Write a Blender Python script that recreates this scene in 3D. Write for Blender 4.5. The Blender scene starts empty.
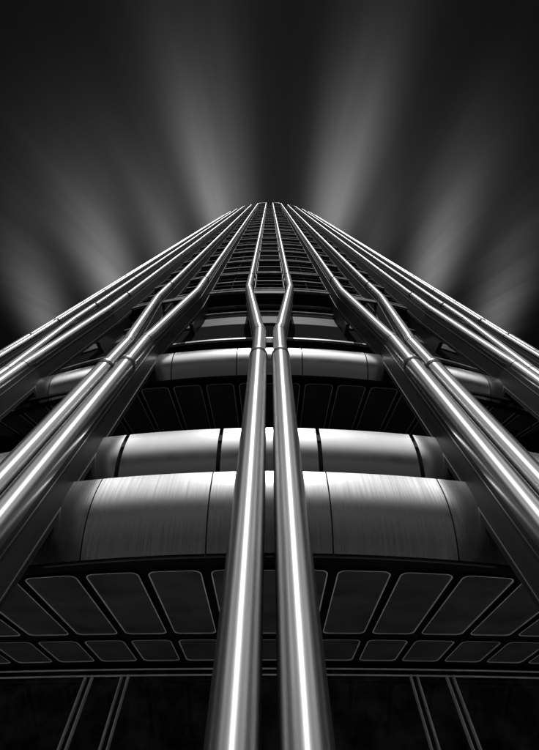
import bpy, bmesh, math, random
from mathutils import Vector
random.seed(7)
PI = math.pi
scene = bpy.context.scene
COL = scene.collection
S = 3.6                 # metres from the lens to the nearest steel tube: every length below is in this unit
EYE = 1.6               # lens height above the plaza, metres
F = 400.0; TH = math.atan(188.0/400.0)
RT = 6.8                # plan radius through the tube axes
CY = 1.0 + RT           # plan centre of the round tower
PITCH = 1.025           # arc between neighbouring columns
NCOL = 6                # columns each side of the middle one

def P(arc, rad, z):
    """arc = length measured on the tube circle, rad = plan radius, z = height above the lens"""
    a = arc / RT
    return Vector((rad*math.sin(a)*S, (CY - rad*math.cos(a))*S, z*S + EYE))

# ------------------------------------------------------------------ materials
def new_mat(name):
    m = bpy.data.materials.new(name); m.use_nodes = True
    nt = m.node_tree; b = nt.nodes['Principled BSDF']
    return m, nt, b
def g(v): return (v, v, v, 1)

def noise(nt, vec, scale, detail=4, rough=.55):
    n = nt.nodes.new('ShaderNodeTexNoise'); n.inputs['Scale'].default_value = scale
    n.inputs['Detail'].default_value = detail; n.inputs['Roughness'].default_value = rough
    nt.links.new(vec, n.inputs['Vector']); return n.outputs['Fac']
def mapping(nt, sc, src='Object'):
    tc = nt.nodes.new('ShaderNodeTexCoord'); mp = nt.nodes.new('ShaderNodeMapping')
    mp.inputs['Scale'].default_value = sc
    nt.links.new(tc.outputs[src], mp.inputs['Vector']); return mp.outputs['Vector']
def maprange(nt, fac, a, b, lo=0.3, hi=0.7):
    n = nt.nodes.new('ShaderNodeMapRange'); nt.links.new(fac, n.inputs['Value'])
    n.inputs['From Min'].default_value = lo; n.inputs['From Max'].default_value = hi
    n.inputs['To Min'].default_value = a; n.inputs['To Max'].default_value = b
    return n.outputs['Result']
def grey(nt, fac):
    c = nt.nodes.new('ShaderNodeCombineColor')
    for k in range(3): nt.links.new(fac, c.inputs[k])
    return c.outputs['Color']
def bump(nt, b, fac, strength, dist=.01):
    n = nt.nodes.new('ShaderNodeBump'); n.inputs['Strength'].default_value = strength
    n.inputs['Distance'].default_value = dist
    nt.links.new(fac, n.inputs['Height']); nt.links.new(n.outputs['Normal'], b.inputs['Normal'])

def metal(name, base, rough, spread=.06, aniso=0, noise_sc=(3,3,.35), bmp=0, rot=0, bscale=None, tone=.12):
    m, nt, b = new_mat(name)
    v = mapping(nt, noise_sc)
    f = noise(nt, v, 2.0, 6, .6)
    nt.links.new(maprange(nt, f, rough-spread, rough+spread), b.inputs['Roughness'])
    nt.links.new(grey(nt, maprange(nt, f, base*(1+tone), base*(1-tone))), b.inputs['Base Color'])
    b.inputs['Metallic'].default_value = 1
    if aniso:
        b.inputs['Anisotropic'].default_value = aniso
        b.inputs['Anisotropic Rotation'].default_value = rot
        c = nt.nodes.new('ShaderNodeCombineXYZ'); c.inputs[2].default_value = 1
        nt.links.new(c.outputs[0], b.inputs['Tangent'])
    if bmp:
        f2 = noise(nt, mapping(nt, bscale or noise_sc), 6.0, 5, .7)
        bump(nt, b, f2, bmp, .004)
    return m

def paint(name, base, rough, spec=.4, sc=(2,2,2), tone=.25, coat=0):
    m, nt, b = new_mat(name)
    f = noise(nt, mapping(nt, sc), 1.6, 6, .6)
    nt.links.new(grey(nt, maprange(nt, f, base*(1-tone), base*(1+tone))), b.inputs['Base Color'])
    nt.links.new(maprange(nt, f, rough-.05, rough+.07), b.inputs['Roughness'])
    b.inputs['Specular IOR Level'].default_value = spec
    if spec < .14: b.inputs['IOR'].default_value = 1.12
    if coat: b.inputs['Coat Weight'].default_value = coat
    return m

M_TUBE = metal('polished_tube_steel', .47, .40, .05, aniso=.82, noise_sc=(9,9,.25), bmp=.10, rot=0, bscale=(5,5,.6))
M_RING = metal('joint_steel', .3, .35, .05)
M_GAP = paint('dark_gasket', .012, .6, .2)
M_FIN = paint('charcoal_fin_paint', .035, .5, .15, (1.5,1.5,.3), .3)
M_TRIM = metal('bright_edge_trim', .3, .45, .05)
def panel_tone(m, amt=.10):
    nt = m.node_tree; b = nt.nodes['Principled BSDF']
    lk = b.inputs['Base Color'].links[0]; src = lk.from_socket
    oi = nt.nodes.new('ShaderNodeObjectInfo')
    mx = nt.nodes.new('ShaderNodeVectorMath'); mx.operation = 'SCALE'
    nt.links.new(src, mx.inputs[0]); nt.links.new(maprange(nt, oi.outputs['Random'], 1-amt, 1+amt, 0, 1), mx.inputs['Scale'])
    nt.links.new(mx.outputs[0], b.inputs['Base Color']); return m
M_FASC = metal('satin_fascia_steel', .68, .23, .025, noise_sc=(1.2,1.2,.5), tone=.06)
M_BRUSH = metal('brushed_fascia_steel', .62, .26, .035, noise_sc=(16,.8,.5), bmp=.08, bscale=(22,1,.35), tone=.25)
M_SOFF = paint('black_soffit_panel', .07, .5, .45, (.8,.8,.8), .4)
M_BACK = paint('black_soffit_joint', .012, .7, .1)
panel_tone(M_FASC); panel_tone(M_BRUSH)
M_LINE = paint('soffit_trim_line', .85, .4, .5)
M_SLAB = paint('dark_spandrel', .03, .5, .12)
M_RAIL = paint('spandrel_rail', .20, .6, .1, (2.5,2.5,.5), .5)
M_FRAME = paint('window_frame_paint', .015, .6, .1)
M_LOUV = paint('weathered_louvre', .10, .6, .15, (1.5,1.5,4), .6)
M_ROOF = paint('roof_membrane', .05, .8, .2)
M_CORE = paint('dark_core_wall', .012, .8, .06)
def glass_mat():
    m, nt, b = new_mat('dark_window_glass')
    f = noise(nt, mapping(nt, (1.6,1.6,1.6)), 1.3, 4, .6)
    nt.links.new(grey(nt, maprange(nt, f, .008, .05, .4, .65)), b.inputs['Base Color'])
    b.inputs['Roughness'].default_value = .08
    b.inputs['Specular IOR Level'].default_value = .4
    return m
M_GLASS = glass_mat()
M_BLIND = paint('pale_blind', .07, .7, .2, (6,6,6), .3)
def paving(name, c1, c2, mo, bw_, rh, rough):
    m, nt, b = new_mat(name)
    v = mapping(nt, (1,1,1))
    br = nt.nodes.new('ShaderNodeTexBrick'); nt.links.new(v, br.inputs['Vector'])
    br.inputs['Scale'].default_value = 1.0; br.offset = 0.5
    br.inputs['Brick Width'].default_value = bw_; br.inputs['Row Height'].default_value = rh
    br.inputs['Mortar Size'].default_value = .008
    br.inputs['Color1'].default_value = g(c1); br.inputs['Color2'].default_value = g(c2); br.inputs['Mortar'].default_value = g(mo)
    nt.links.new(br.outputs['Color'], b.inputs['Base Color']); b.inputs['Roughness'].default_value = rough
    return m
M_PLAZA = paving('pale_bounce_paving', .27, .32, .15, 1.2, .6, .7)
M_ASPH = paint('dark_asphalt', .024, .9, .15, (1,1,1), .2)

# ------------------------------------------------------------------ mesh helpers
def link(name, bm, mats, parent=None, smooth=False):
    me = bpy.data.meshes.new(name)
    bmesh.ops.recalc_face_normals(bm, faces=bm.faces)
    bm.to_mesh(me); bm.free()
    for m in (mats if isinstance(mats, (list, tuple)) else [mats]): me.materials.append(m)
    if smooth:
        for p in me.polygons: p.use_smooth = True
        me.set_sharp_from_angle(angle=math.radians(38))
    o = bpy.data.objects.new(name, me); COL.objects.link(o)
    if parent: o.parent = parent
    return o

def sweep(bm, pts, frames, section, closed=True, cap=True, mat=0):
    """section(i) -> list of (u, v); frames(i) -> (U, V) unit vectors"""
    rings = []
    for i, p in enumerate(pts):
        U, V = frames(i)
        rings.append([bm.verts.new(p + U*u + V*v) for u, v in section(i)])
    n = len(rings[0])
    for a, b in zip(rings, rings[1:]):
        for k in range(n if closed else n-1):
            f = bm.faces.new((a[k], a[(k+1) % n], b[(k+1) % n], b[k])); f.material_index = mat
    if cap and closed:
        for r in (rings[0], rings[-1]):
            f = bm.faces.new(r); f.material_index = mat
    return rings

def tube(bm, pts, radii, seg=32, mat=0, cap=True):
    pts = [Vector(p) for p in pts]
    T = []
    for i in range(len(pts)):
        a = pts[max(i-1, 0)]; b = pts[min(i+1, len(pts)-1)]
        T.append((b-a).normalized())
    # parallel transport
    ref = Vector((1, 0, 0)); U = [(ref - T[0]*ref.dot(T[0])).normalized()]
    for i in range(1, len(pts)):
        q = T[i-1].rotation_difference(T[i]); U.append((q @ U[-1]).normalized())
    def fr(i): return U[i], T[i].cross(U[i])
    def sec(i): return [(radii[i]*math.cos(2*PI*k/seg), radii[i]*math.sin(2*PI*k/seg)) for k in range(seg)]
    return sweep(bm, pts, fr, sec, mat=mat, cap=cap)

def arc_strip(bm, a0, a1, prof, mat=0, step=.06, thick_ends=True, closed=True):
    """sweep a closed (rad, z) profile round the tower between two arcs"""
    n = max(1, int(math.ceil(abs(a1-a0)/step)))
    rings = []
    for i in range(n+1):
        a = a0 + (a1-a0)*i/n
        rings.append([bm.verts.new(P(a, r, z)) for r, z in prof])
    m = len(prof)
    for A, B in zip(rings, rings[1:]):
        for k in range(m if closed else m-1):
            f = bm.faces.new((A[k], A[(k+1) % m], B[(k+1) % m], B[k])); f.material_index = mat
    if closed:
        for r in (rings[0], rings[-1]):
            f = bm.faces.new(r); f.material_index = mat
    return rings

def flat_point(arc, d, z, d_flat):
    """a point d behind the tube line; the plan curve straightens as it runs back under the building"""
    a = arc/RT
    k = max(0.0, min(1.0, d/d_flat)); k = 1 - .82*k
    return Vector((RF*math.sin(a)*S*(1+.02*d), (1.0 + d + (RT - RT*math.cos(a))*k)*S, z*S + EYE))

def flat_strip(bm, a0, a1, prof, mat=0, step=.12):
    """like arc_strip, for the nearly straight recessed lobby front; prof = (d, z)"""
    n = max(1, int(math.ceil((a1-a0)/step))); rings = []
    for i in range(n+1):
        a = a0 + (a1-a0)*i/n
        rings.append([bm.verts.new(flat_point(a, d, z, 1.0)) for d, z in prof])
    m = len(prof)
    for A, B in zip(rings, rings[1:]):
        for k in range(m):
            f = bm.faces.new((A[k], A[(k+1) % m], B[(k+1) % m], B[k])); f.material_index = mat
    for q in (rings[0], rings[-1]):
        f = bm.faces.new(q); f.material_index = mat

def box_prof(r0, r1, z0, z1): return [(r0, z0), (r1, z0), (r1, z1), (r0, z1)]

def empty(name, loc=(0, 0, 0)):
    o = bpy.data.objects.new(name, None); o.location = loc; COL.objects.link(o); return o

# ------------------------------------------------------------------ setting
def sheet(name, x0, x1, y0, y1, z, mat, thick=0):
    bm = bmesh.new()
    bot = [bm.verts.new(v) for v in ((x0, y0, z), (x1, y0, z), (x1, y1, z), (x0, y1, z))]
    if thick:
        top = [bm.verts.new(v.co + Vector((0, 0, thick))) for v in bot]
        bm.faces.new(top)
        for k in range(4): bm.faces.new((bot[k], bot[(k+1) % 4], top[(k+1) % 4], top[k]))
    else: bm.faces.new(bot)
    o = link(name, bm, mat); o['kind'] = 'structure'
sheet('ground', -900, 900, -900, 900, -.15, M_ASPH)
sheet('bounce_pavement', -70, 70, 1.2, 75, -.15, M_PLAZA, .15)  # pale paving added out of view to bounce sun up onto the soffits

tower = empty('office_tower')
tower['label'] = 'round dark office tower with polished steel tube columns seen steeply from its foot'
tower['category'] = 'tower'
_link = link
def part(name, bm, mats, parent=None, smooth=False):
    return _link(name, bm, mats, parent or tower, smooth)

ARC = PITCH*NCOL + .45
Z_TOP = 29.6
RF = RT - .146            # plan radius of the fascia line
Z_RING, Z_K1, Z_K2 = 2.437, 2.945, 4.366
R_LOW, R_MID, R_UP = .0565, .047, .034
OFF_L, OFF_U = .073, .225

# ------------------------------------------------------------------ tubes and their fins
def tube_path(c, side):
    """(arc, z, r) along one tube"""
    lo, up = c + side*OFF_L, c + side*OFF_U
    pts = [(lo, -EYE/S, R_LOW), (lo, .3, R_LOW), (lo, 1.2, R_LOW), (lo, Z_RING-.03, R_LOW*.98),
           (lo, Z_RING, R_MID*1.03), (lo, Z_K1-.10, R_MID*1.02), (lo, Z_K1-.045, R_MID)]
    # rounded bends
    pts += [(lo + side*.004, Z_K1, R_MID)]
    pts += [(lo + side*.014, Z_K1+.05, R_MID*.98)]
    pts += [(up - side*.010, Z_K2-.08, R_MID*.90), (up - side*.003, Z_K2-.02, R_MID*.88), (up, Z_K2+.04, R_MID*.87)]
    pts += [(up, Z_K2+.62, R_MID*.85), (up, Z_K2+.66, R_UP)]
    z = Z_K2+1.5
    while z < Z_TOP-.4:
        pts.append((up, z, R_UP)); z += 1.1
    return pts

def build_tube(c, side):
    pp = tube_path(c, side)
    pts = [P(a, RT, z) for a, z, r in pp]; rad = [r*S for a, z, r in pp]
    # inverted U at the top towards the neighbouring column
    up = c + side*OFF_U; nb = c + side*PITCH/2; w = abs(nb-up)
    rr = .12; last = c + side*PITCH/2
    for k in range(0, 7):
        t = k/6*PI/2
        pts.append(P(up + side*rr*(1-math.cos(t)), RT, Z_TOP-rr*0 + .45*math.sin(t))); rad.append(R_UP*S)
    pts.append(P(last, RT, Z_TOP+.45)); rad.append(R_UP*S)
    bm = bmesh.new(); tube(bm, pts, rad, 40)
    t = part('steel_tube', bm, M_TUBE, None, True)
    # joint rings: dark gasket bands with a slim steel collar
    def ring(a, z, r, h, mat, name):
        bm = bmesh.new()
        tube(bm, [P(a, RT, z-h/2), P(a, RT, z+h/2)], [r*S, r*S], 40)
        o = part(name, bm, mat, t, False)
    for zz, r in ((Z_RING-.015, R_LOW*1.035), (Z_K2+.64, R_UP*1.32)):
        a = c + side*(OFF_L if zz < Z_K1 else OFF_U)
        ring(a, zz, r, .03, M_GAP, 'joint_ring')
    ring(c + side*OFF_L, Z_RING+.012, R_LOW*1.02, .018, M_RING, 'joint_ring')
    ring(c + side*OFF_L, Z_K1-.05, R_MID*1.02, .010, M_GAP, 'joint_ring')
    ring(c + side*OFF_U, Z_K2+.05, R_MID*.89, .012, M_GAP, 'joint_ring')
    z = Z_K2 + 2.3
    while z < 20:
        ring(c + side*OFF_U, z, R_UP*1.04, .035, M_GAP, 'joint_ring'); z += 2.2
    return t

def fin(c, side):
    """dark box fin that carries the tube, with bright edge trims"""
    lo, up = c + side*OFF_L, c + side*OFF_U
    sh = side*.004
    path = [(lo+sh, -EYE/S), (lo+sh, Z_K1), (up+sh, Z_K2), (up+sh, Z_TOP+.1)]
    hw = .044; hu = .036
    W = [hw, hw, hu, hu]
    R0, R1 = RT - .02, RT - .19
    def prism(bm, offs, r0, r1, mat=0):
        rings = []
        for (a, z), w in zip(path, W):
            q = offs(w)
            rings.append([bm.verts.new(P(a+q[0], r0, z)), bm.verts.new(P(a+q[1], r0, z)),
                          bm.verts.new(P(a+q[1], r1, z)), bm.verts.new(P(a+q[0], r1, z))])
        for A, B in zip(rings, rings[1:]):
            for k in range(4):
                f = bm.faces.new((A[k], A[(k+1) % 4], B[(k+1) % 4], B[k])); f.material_index = mat
        for r in (rings[0], rings[-1]): bm.faces.new(r)
    bm = bmesh.new(); prism(bm, lambda w: (-w, w), R0, R1)
    f = part('column_fin', bm, M_FIN)
    bm = bmesh.new()
    e = .0022
    for s in (-1, 1):
        for rc in (RT-.052, RT-.165):
            prism(bm, lambda w: (s*w-e, s*w+e), rc+.0028, rc-.0028)
    part('fin_trim', bm, M_TRIM, f)

for i in range(-NCOL, NCOL+1):
    for side in (-1, 1):
        build_tube(i*PITCH, side); fin(i*PITCH, side)

# small cross ties between the two tubes of each column, and at the fork
for i in range(-NCOL, NCOL+1):
    c = i*PITCH
    bm = bmesh.new()
    arc_strip(bm, c-OFF_L, c+OFF_L, box_prof(RT-.05, RT-.075, Z_K1-.14, Z_K1-.04))
    part('fork_tie', bm, M_RAIL)
    bm = bmesh.new()
    arc_strip(bm, c-OFF_U+.03, c+OFF_U-.03, box_prof(RT-.06, RT-.085, Z_K2+.02, Z_K2+.13))
    part('cross_beam', bm, M_LOUV)

# ------------------------------------------------------------------ curved steel fascias
def bull_profile(rtop, z0, z1, inset, lean=0.0, n=22, power=2.0, thick=.02):
    """outer skin from top (z1) down to (z0) rolling under by inset"""
    out = []
    for k in range(n+1):
        t = k/n                       # 0 top, 1 bottom
        z = z1 + (z0-z1)*t
        r = rtop - inset*t**power
        out.append((r, z))
    inner = [(r-thick, z+ (0 if k == 0 else thick*.6)) for k, (r, z) in enumerate(out)]
    return out + inner[::-1]

SEAM = 0.513              # arc, half a column bay on the tube circle
def fascia(label, z0, z1, inset, mat, gap, seams, rtop, power=2.0):
    # dark backing behind the joints
    prof = bull_profile(rtop-.03, z0+.01, z1-.01, inset, power=power)
    bm = bmesh.new(); arc_strip(bm, -ARC, ARC, prof, step=.12)
    back = part('fascia_band', bm, M_BACK, None, True)
    if label: back['label'] = label
    for a0, a1 in zip(seams, seams[1:]):
        bm = bmesh.new()
        arc_strip(bm, a0+gap/2, a1-gap/2, bull_profile(rtop, z0, z1, inset, power=power), step=.085)
        o = part('fascia_panel', bm, mat, back, True)
    return back

seams = [ (k+.5)*SEAM*1.0 for k in range(-14, 14)]
seams = [ (2*k+1)*SEAM/2*1.0 for k in range(-26, 26)]
# joints stand a quarter bay off each column
seams = sorted([k*PITCH + s*PITCH*.25 for k in range(-NCOL, NCOL+1) for s in (-1, 1)])
fascia('brushed steel band above the lower soffit', 1.099, 1.430, .125, M_BRUSH, .006, seams, RF, 2.4)
fascia('smooth steel band with wide dark joints', 1.455, 1.79, .145, M_FASC, .022, seams, RF-.004, 2.4)
fascia('narrow steel band below the open terrace', 2.70, 2.94, .12, M_FASC, .008, seams, RF, 2.4)

# sills and caps
def ring_part(name, r0, r1, z0, z1, mat, arc=ARC, parent=None, step=.12):
    bm = bmesh.new(); arc_strip(bm, -arc, arc, box_prof(r0, r1, z0, z1), step=step)
    return part(name, bm, mat, parent)
ring_part('dark_joint', RF-.03, RF-.3, 1.43, 1.455, M_GAP)  # dark gasket strip closing the gap between the two lower bands
ring_part('terrace_floor', RF-.03, RF-1.2, 1.72, 1.77, M_ROOF)
ring_part('terrace_floor', RF-.03, RF-.3, 2.88, 2.92, M_ROOF)
ring_part('soffit_lip', RF-.128, RF-.16, 1.082, 1.102, M_BACK)
ring_part('soffit_lip', RF-.123, RF-.15, 2.685, 2.703, M_BACK)

# ------------------------------------------------------------------ soffits: inclined ceilings of rounded panels
def rounded(x0, x1, y0, y1, r, n=5):
    pts = []
    for cx, cy, a0 in ((x1-r, y1-r, 0), (x0+r, y1-r, 90), (x0+r, y0+r, 180), (x1-r, y0+r, 270)):
        for k in range(n+1):
            a = math.radians(a0 + 90*k/n); pts.append((cx+r*math.cos(a), cy+r*math.sin(a)))
    return pts

def soffit(d0, z0, slope, rows, dend, label=None):
    """d = plan distance behind the tube circle; rows = (d_start, d_end)"""
    def Q(arc, d, lift=0.0): return flat_point(arc, d, z0 + (d-d0)*slope + lift, 1.0)
    bm = bmesh.new()
    n = 200; ra = []
    for i in range(n+1):
        a = -ARC + 2*ARC*i/n
        ra.append([bm.verts.new(Q(a, d0, .012)), bm.verts.new(Q(a, dend, .012)), bm.verts.new(Q(a, dend, .06)), bm.verts.new(Q(a, d0, .06))])
    for A, B in zip(ra, ra[1:]):
        for k in range(4): bm.faces.new((A[k], A[(k+1) % 4], B[(k+1) % 4], B[k]))
    s = part('soffit', bm, M_BACK)
    if label: s['label'] = label
    q = PITCH/4
    for (da, db) in rows:
        edges = []
        for k in range(-NCOL, NCOL+1):
            c = k*PITCH
            if k == 0: edges += [(-q, q)]
            else: edges += [(c-q, c), (c, c+q)]
            if k < NCOL: edges += [(c+q, c+2*q), (c+2*q, c+3*q)]
        for a0, a1 in edges:
            g_ = .019
            bm = bmesh.new()
            outer = rounded(a0+g_, a1-g_, da, db, .035)
            e = .0048
            inner = rounded(a0+g_+e, a1-g_-e, da+e, db-e, .035-e*.5)
            def lay(pts, lift): return [bm.verts.new(Q(x, y, lift)) for x, y in pts]
            up = lay(outer, .014); lowo = lay(outer, -.008); lowi = lay(inner, -.008); pan = lay(inner, -.0045)
            m = len(outer)
            for A, B, mi in ((up, lowo, 2), (lowo, lowi, 1), (lowi, pan, 1)):
                for j in range(m):
                    f = bm.faces.new((A[j], A[(j+1) % m], B[(j+1) % m], B[j])); f.material_index = mi
            f = bm.faces.new(pan); f.material_index = 0
            part('soffit_panel', bm, [M_SOFF, M_LINE, M_BACK], s)
    return s, Q

s1, Q1 = soffit(.30, 1.090, .287, [(.365, 1.105), (1.20, 1.58)], 1.71)
s2, Q2 = soffit(.28, 2.69, .554, [(.345, 1.12)], 1.22)

# ------------------------------------------------------------------ recessed glazed wall under the lower soffit
WR = RT - 1.68
zt = 1.090 + (1.68-.30)*.287 - .01
WD = 1.68
def lobby_bar(name, mat, a0, a1, d0, d1, z0, z1, parent=None):
    bm = bmesh.new(); flat_strip(bm, a0, a1, [(d0, z0), (d1, z0), (d1, z1), (d0, z1)])
    return part(name, bm, mat, parent)
lob = lobby_bar('lobby_glazing', M_GLASS, -ARC, ARC, WD+.02, WD+.06, -EYE/S, zt)
lobby_bar('head_rail', M_LINE, -ARC, ARC, WD-.006, WD, zt-.022, zt-.016, lob)
lobby_bar('head_rail', M_LINE, -ARC, ARC, WD-.006, WD, zt-.056, zt-.050, lob)
for k in (-2, 0, 2):
    for off in (-1.09, -.87, .87, 1.09):
        a = k*PITCH*1.5 + off
        for s_ in (-.02, .02):
            lobby_bar('mullion', M_LINE, a+s_-.0035, a+s_+.0035, WD-.015, WD+.02, -EYE/S, zt-.053, lob)
# terrace back walls
bm = bmesh.new(); arc_strip(bm, -ARC, ARC, box_prof(RT-1.10, RT-1.14, 1.77, 3.10), step=.12)
part('terrace_glazing', bm, M_GLASS)

# ------------------------------------------------------------------ louvred storey between the upper terrace and the office floors
LR = RT - .30
bm = bmesh.new(); arc_strip(bm, -ARC, ARC, box_prof(LR-.12, LR-.16, 2.92, 3.62), step=.12)
part('terrace_wall', bm, M_GLASS)
ring_part('eaves_rail', LR+.015, LR-.005, 3.545, 3.575, M_TRIM)
ring_part('eaves_beam', LR-.02, LR-.14, 3.58, 4.11, M_CORE)
bm = bmesh.new(); arc_strip(bm, -ARC, ARC, box_prof(LR-.05, LR-.09, 3.8, 4.87), step=.12)
lw = part('plant_room_wall', bm, M_CORE)
for (z0, z1, r, mt) in ((4.14, 4.25, -.01, M_LOUV), (4.28, 4.46, -.02, M_LOUV), (4.49, 4.515, .02, M_RAIL), (4.55, 4.66, -.03, M_LOUV),
                    (4.76, 4.80, .02, M_RAIL)):
    bm = bmesh.new(); arc_strip(bm, -ARC, ARC, box_prof(LR+r-.02, LR+r-.05, z0, z1), step=.12)
    part('louvre', bm, mt, lw)
for k in range(-NCOL*2, NCOL*2+1):
    a = k*PITCH/2
    if k % 2: continue
    for s in (-.21, .21):
        bm = bmesh.new(); arc_strip(bm, a+s-.02, a+s+.02, box_prof(RT-.2, LR-.06, 3.85, 4.8)); part('brace_post', bm, M_FIN)

# ------------------------------------------------------------------ office storeys
FLOOR0, FH = 4.87, 1.10
bays = []
for k in range(-NCOL, NCOL+1):
    c = k*PITCH
    bays.append((c-OFF_U+.04, c+OFF_U-.04))
    if k < NCOL: bays.append((c+OFF_U+.04, c+PITCH-OFF_U-.04))
bays.sort(key=lambda b: abs(b[0]+b[1]))
BR = RT - .16
nfl = int((Z_TOP-FLOOR0)/FH)
win_count = 0
rest = bmesh.new()
def window_into(bm, a0, a1, z0, z1, rnd):
    """glass, frame and a blind drawn part-way"""
    arc_strip(bm, a0, a1, box_prof(BR-.055, BR-.07, z0, z1), 0, .3)
    n = 2 if a1-a0 > .42 else 1
    for j in range(n+1):
        a = a0 + (a1-a0)*j/n
        arc_strip(bm, a-.006, a+.006, box_prof(BR-.03, BR-.054, z0, z1), 1)
    # transom bars
    for fz, w, mi in ((.30, .014, 1), (.56, .02, 2), (.80, .012, 1)):
        z = z0 + (z1-z0)*fz
        arc_strip(bm, a0+.004, a1-.004, box_prof(BR-.022+rnd.random()*.01, BR-.05, z, z+w*(1 + rnd.random())), mi, .3)
    for j in range(n*2):
        if rnd.random() < .6:
            b0 = a0 + (a1-a0)*j/(n*2); b1 = a0 + (a1-a0)*(j+1)/(n*2)
            h = rnd.uniform(.06, .3)*(z1-z0)
            zz = z0 + (z1-z0)*rnd.uniform(.02, .6)
            arc_strip(bm, b0+.007, b1-.007, box_prof(BR-.051, BR-.0545, zz, zz+h), 3 if rnd.random() < .55 else 2)
rnd = random.Random(3)
for fl in range(nfl):
    z = FLOOR0 + fl*FH
    bm = bmesh.new(); arc_strip(bm, -ARC, ARC, box_prof(BR-.02, BR-.3, z, z+.22), step=.15)
    sp = part('spandrel', bm, M_SLAB)
    for z0, z1, r in ((z+.02, z+.075, BR+.012), (z+.17, z+.205, BR+.004)):
        bm = bmesh.new(); arc_strip(bm, -ARC, ARC, box_prof(r, r-.035, z0, z1), step=.15)
        part('spandrel_rail', bm, M_RAIL, sp)
    for a0, a1 in bays:
        if abs(a0+a1)/2 < 3.4 and win_count < 100:
            bm = bmesh.new(); window_into(bm, a0, a1, z+.22, z+FH, rnd)
            part('window', bm, [M_GLASS, M_FRAME, M_LOUV, M_BLIND]); win_count += 1
        else:
            window_into(rest, a0, a1, z+.22, z+FH, rnd)
o = part('upper_windows', rest, [M_GLASS, M_FRAME, M_LOUV, M_BLIND]); o['kind'] = 'stuff'
zr = FLOOR0 + nfl*FH
ring_part('parapet', BR, BR-.2, zr, zr+.3, M_SLAB)
# solid core behind the glass, full round
def core(name, r, z0, z1, mat, seg=96):
    bm = bmesh.new()
    a = [bm.verts.new((r*S*math.sin(2*PI*k/seg), (CY-r*math.cos(2*PI*k/seg))*S, z0*S+EYE)) for k in range(seg)]
    b = [bm.verts.new((v.co.x, v.co.y, z1*S+EYE)) for v in a]
    for k in range(seg): bm.faces.new((a[k], a[(k+1) % seg], b[(k+1) % seg], b[k]))
    bm.faces.new(a); bm.faces.new(b)
    return part(name, bm, mat)
core('core_wall', BR-.32, 4.85, zr+.2, M_CORE)
core('core_wall', RT-2.1, -EYE/S, 4.84, M_CORE)

# ------------------------------------------------------------------ sky
w = bpy.data.worlds.new('World'); scene.world = w; w.use_nodes = True
nt = w.node_tree; N = nt.nodes; L = nt.links
bg = N['Background']
SUN_EL, SUN_AZ = math.radians(54), math.radians(0)     # the sun stands behind the viewer
sky = N.new('ShaderNodeTexSky'); sky.sky_type = 'NISHITA'; sky.sun_disc = False
sky.sun_elevation = SUN_EL; sky.sun_rotation = PI + SUN_AZ
bw = N.new('ShaderNodeRGBToBW'); L.new(sky.outputs[0], bw.inputs[0])
def num(v):
    n = N.new('ShaderNodeValue'); n.outputs[0].default_value = v; return n.outputs[0]
def mth(op, a, b=None, c=None, clamp=False):
    n = N.new('ShaderNodeMath'); n.operation = op; n.use_clamp = clamp
    for k, x in enumerate((a, b, c)):
        if x is None: continue
        if isinstance(x, (int, float)): n.inputs[k].default_value = x
        else: L.new(x, n.inputs[k])
    return n.outputs[0]
tc = N.new('ShaderNodeTexCoord'); sp = N.new('ShaderNodeSeparateXYZ'); L.new(tc.outputs['Generated'], sp.inputs[0])
dz = mth('MAXIMUM', sp.outputs[2], .02)
U = mth('DIVIDE', sp.outputs[0], dz); V = mth('DIVIDE', sp.outputs[1], dz)   # cloud-deck coordinates
CT, ST = math.cos(TH), math.sin(TH)
def deck(px, py):
    """where a sight line meets the cloud deck one unit up"""
    X = px-269.5; Y = CT*(py-375) + ST*F; Z = -ST*(py-375) + CT*F
    return X/Z, Y/Z
ad = N.new('ShaderNodeCombineXYZ')
def streak(b, t, wb, wt, amp, fall=1.0, soft=.25):
    """a blurred cloud trail from b (brightest) to t, widths in deck units"""
    bx, by = b; tx, ty = t
    ln = math.hypot(tx-bx, ty-by); ux, uy = (tx-bx)/ln, (ty-by)/ln
    du = mth('SUBTRACT', U, bx); dv = mth('SUBTRACT', V, by)
    s = mth('DIVIDE', mth('ADD', mth('MULTIPLY', du, ux), mth('MULTIPLY', dv, uy)), ln)
    c = mth('SUBTRACT', mth('MULTIPLY', du, uy), mth('MULTIPLY', dv, ux))
    wd = mth('MAXIMUM', mth('MULTIPLY_ADD', s, wt-wb, wb), wb*.5)
    q = mth('DIVIDE', c, wd)
    across = mth('EXPONENT', mth('MULTIPLY', mth('MULTIPLY', q, q), -1))
    pos = mth('MAXIMUM', s, 0); neg = mth('MINIMUM', s, 0)
    al = mth('EXPONENT', mth('SUBTRACT', mth('MULTIPLY', mth('POWER', pos, 1.5), -fall*2.2), mth('MULTIPLY', mth('MULTIPLY', neg, neg), 1/soft)))
    return mth('MULTIPLY', mth('MULTIPLY', across, al), amp)
tot = None
def add(x):
    global tot
    tot = x if tot is None else mth('ADD', tot, x)
def pxw(v): return v/F
for b, t, wb, wt, amp, fall in (
    ((112, 285), (62, 150), 20, 42, .20, 1.0),
    ((168, 245), (128, 110), 18, 34, .085, 1.0),
    ((216, 205), (170, 20), 19, 34, .19, 1.05),
    ((245, 190), (222, 20), 12, 22, .03, .6),
    ((333, 212), (380, 20), 19, 32, .20, 1.1),
    ((269, 330), (269, 40), 170, 260, .028, .8),
    ((432, 270), (474, 140), 19, 34, .17, 1.0),
    ((375, 235), (410, 110), 18, 30, .035, 1.0),
    ((44, 318), (8, 200), 20, 36, .12, 1.0),
    ((496, 318), (532, 200), 20, 36, .11, 1.0)):
    add(streak(deck(*b), deck(*t), pxw(wb), pxw(wt), amp, fall))
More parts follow.
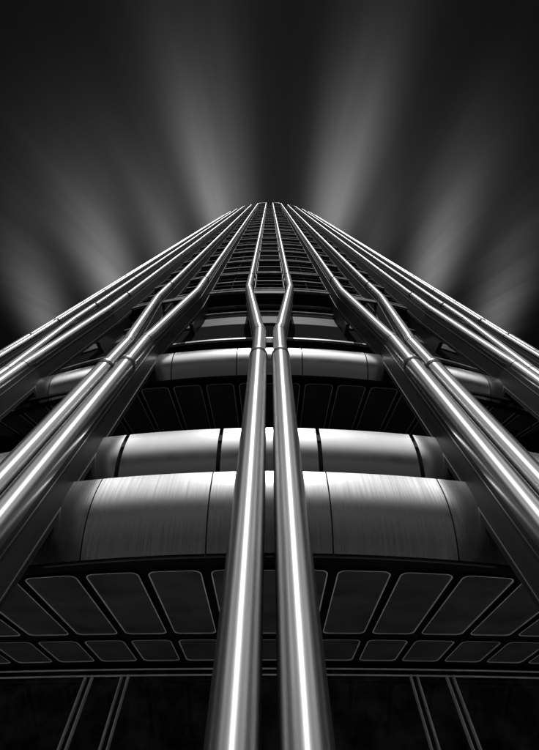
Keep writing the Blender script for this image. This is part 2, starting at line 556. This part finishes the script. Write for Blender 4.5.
# bright cloud bank and side trails added out of view for reflections in the steel
for az, r0, r1, wb, wt, amp, fall, soft in (
    (180, .74, 2.3, 1.2, 2.4, 1.35, .45, .009),
    (180+46, .98, 3.0, .13, .35, 1.3, .6, .006),
    (180-46, .98, 3.0, .13, .35, 1.3, .6, .006),
    (180+104, 1.35, 3.6, .12, .30, .8, .6, .004),
    (180-104, 1.35, 3.6, .12, .30, .8, .6, .004)):
    a = math.radians(az); dx, dy = math.sin(a), math.cos(a)
    add(streak((dx*r0, dy*r0), (dx*r1, dy*r1), wb, wt, amp, fall, soft))
# clouds dimmed near the unseen horizon to darken low reflections, and slight mottling
fade = N.new('ShaderNodeMapRange'); fade.interpolation_type = 'SMOOTHSTEP'
L.new(sp.outputs[2], fade.inputs['Value'])
fade.inputs['From Min'].default_value = .04; fade.inputs['From Max'].default_value = .36
nz = N.new('ShaderNodeTexNoise'); cmb = N.new('ShaderNodeCombineXYZ'); L.new(U, cmb.inputs[0]); L.new(mth('MULTIPLY', V, .35), cmb.inputs[1])
L.new(cmb.outputs[0], nz.inputs['Vector']); nz.inputs['Scale'].default_value = 3.2; nz.inputs['Detail'].default_value = 3
fan = mth('DIVIDE', U, mth('MAXIMUM', mth('SUBTRACT', .62, V), .15))
nf = N.new('ShaderNodeTexNoise'); cf = N.new('ShaderNodeCombineXYZ'); L.new(fan, cf.inputs[0]); L.new(mth('MULTIPLY', V, .12), cf.inputs[1])
L.new(cf.outputs[0], nf.inputs['Vector']); nf.inputs['Scale'].default_value = 5; nf.inputs['Detail'].default_value = 4; nf.inputs['Roughness'].default_value = .6
mot = mth('MULTIPLY', mth('MULTIPLY_ADD', nz.outputs['Fac'], .7, .65), mth('MULTIPLY_ADD', nf.outputs['Fac'], 1.1, .45))
clouds = mth('MULTIPLY', mth('MULTIPLY', tot, fade.outputs[0]), mot)
base = mth('MULTIPLY', bw.outputs[0], .008)
col = mth('ADD', mth('MULTIPLY', clouds, 10.0), base)
L.new(grey(nt, col), bg.inputs['Color']); bg.inputs['Strength'].default_value = .1

sd = bpy.data.lights.new('sun', 'SUN'); sd.energy = 2.8; sd.angle = math.radians(.5); sd.color = (1, 1, 1)
so = bpy.data.objects.new('sun', sd); COL.objects.link(so)
d = Vector((math.sin(SUN_AZ)*math.cos(SUN_EL), math.cos(SUN_AZ)*math.cos(SUN_EL), -math.sin(SUN_EL)))
so.rotation_euler = d.to_track_quat('-Z', 'Y').to_euler()

# ------------------------------------------------------------------ camera
cd = bpy.data.cameras.new('camera'); cam = bpy.data.objects.new('camera', cd); COL.objects.link(cam)
cam.location = (0, 0, EYE); cam.rotation_euler = (PI - TH, 0, 0)
cd.sensor_fit = 'VERTICAL'; cd.sensor_height = 36; cd.sensor_width = 36; cd.lens = F/750*36
cd.clip_start = .05; cd.clip_end = 5000
scene.camera = cam
vs = scene.view_settings
vs.view_transform = 'Standard'; vs.look = 'None'; vs.gamma = 1; vs.exposure = 0; vs.use_curve_mapping = False
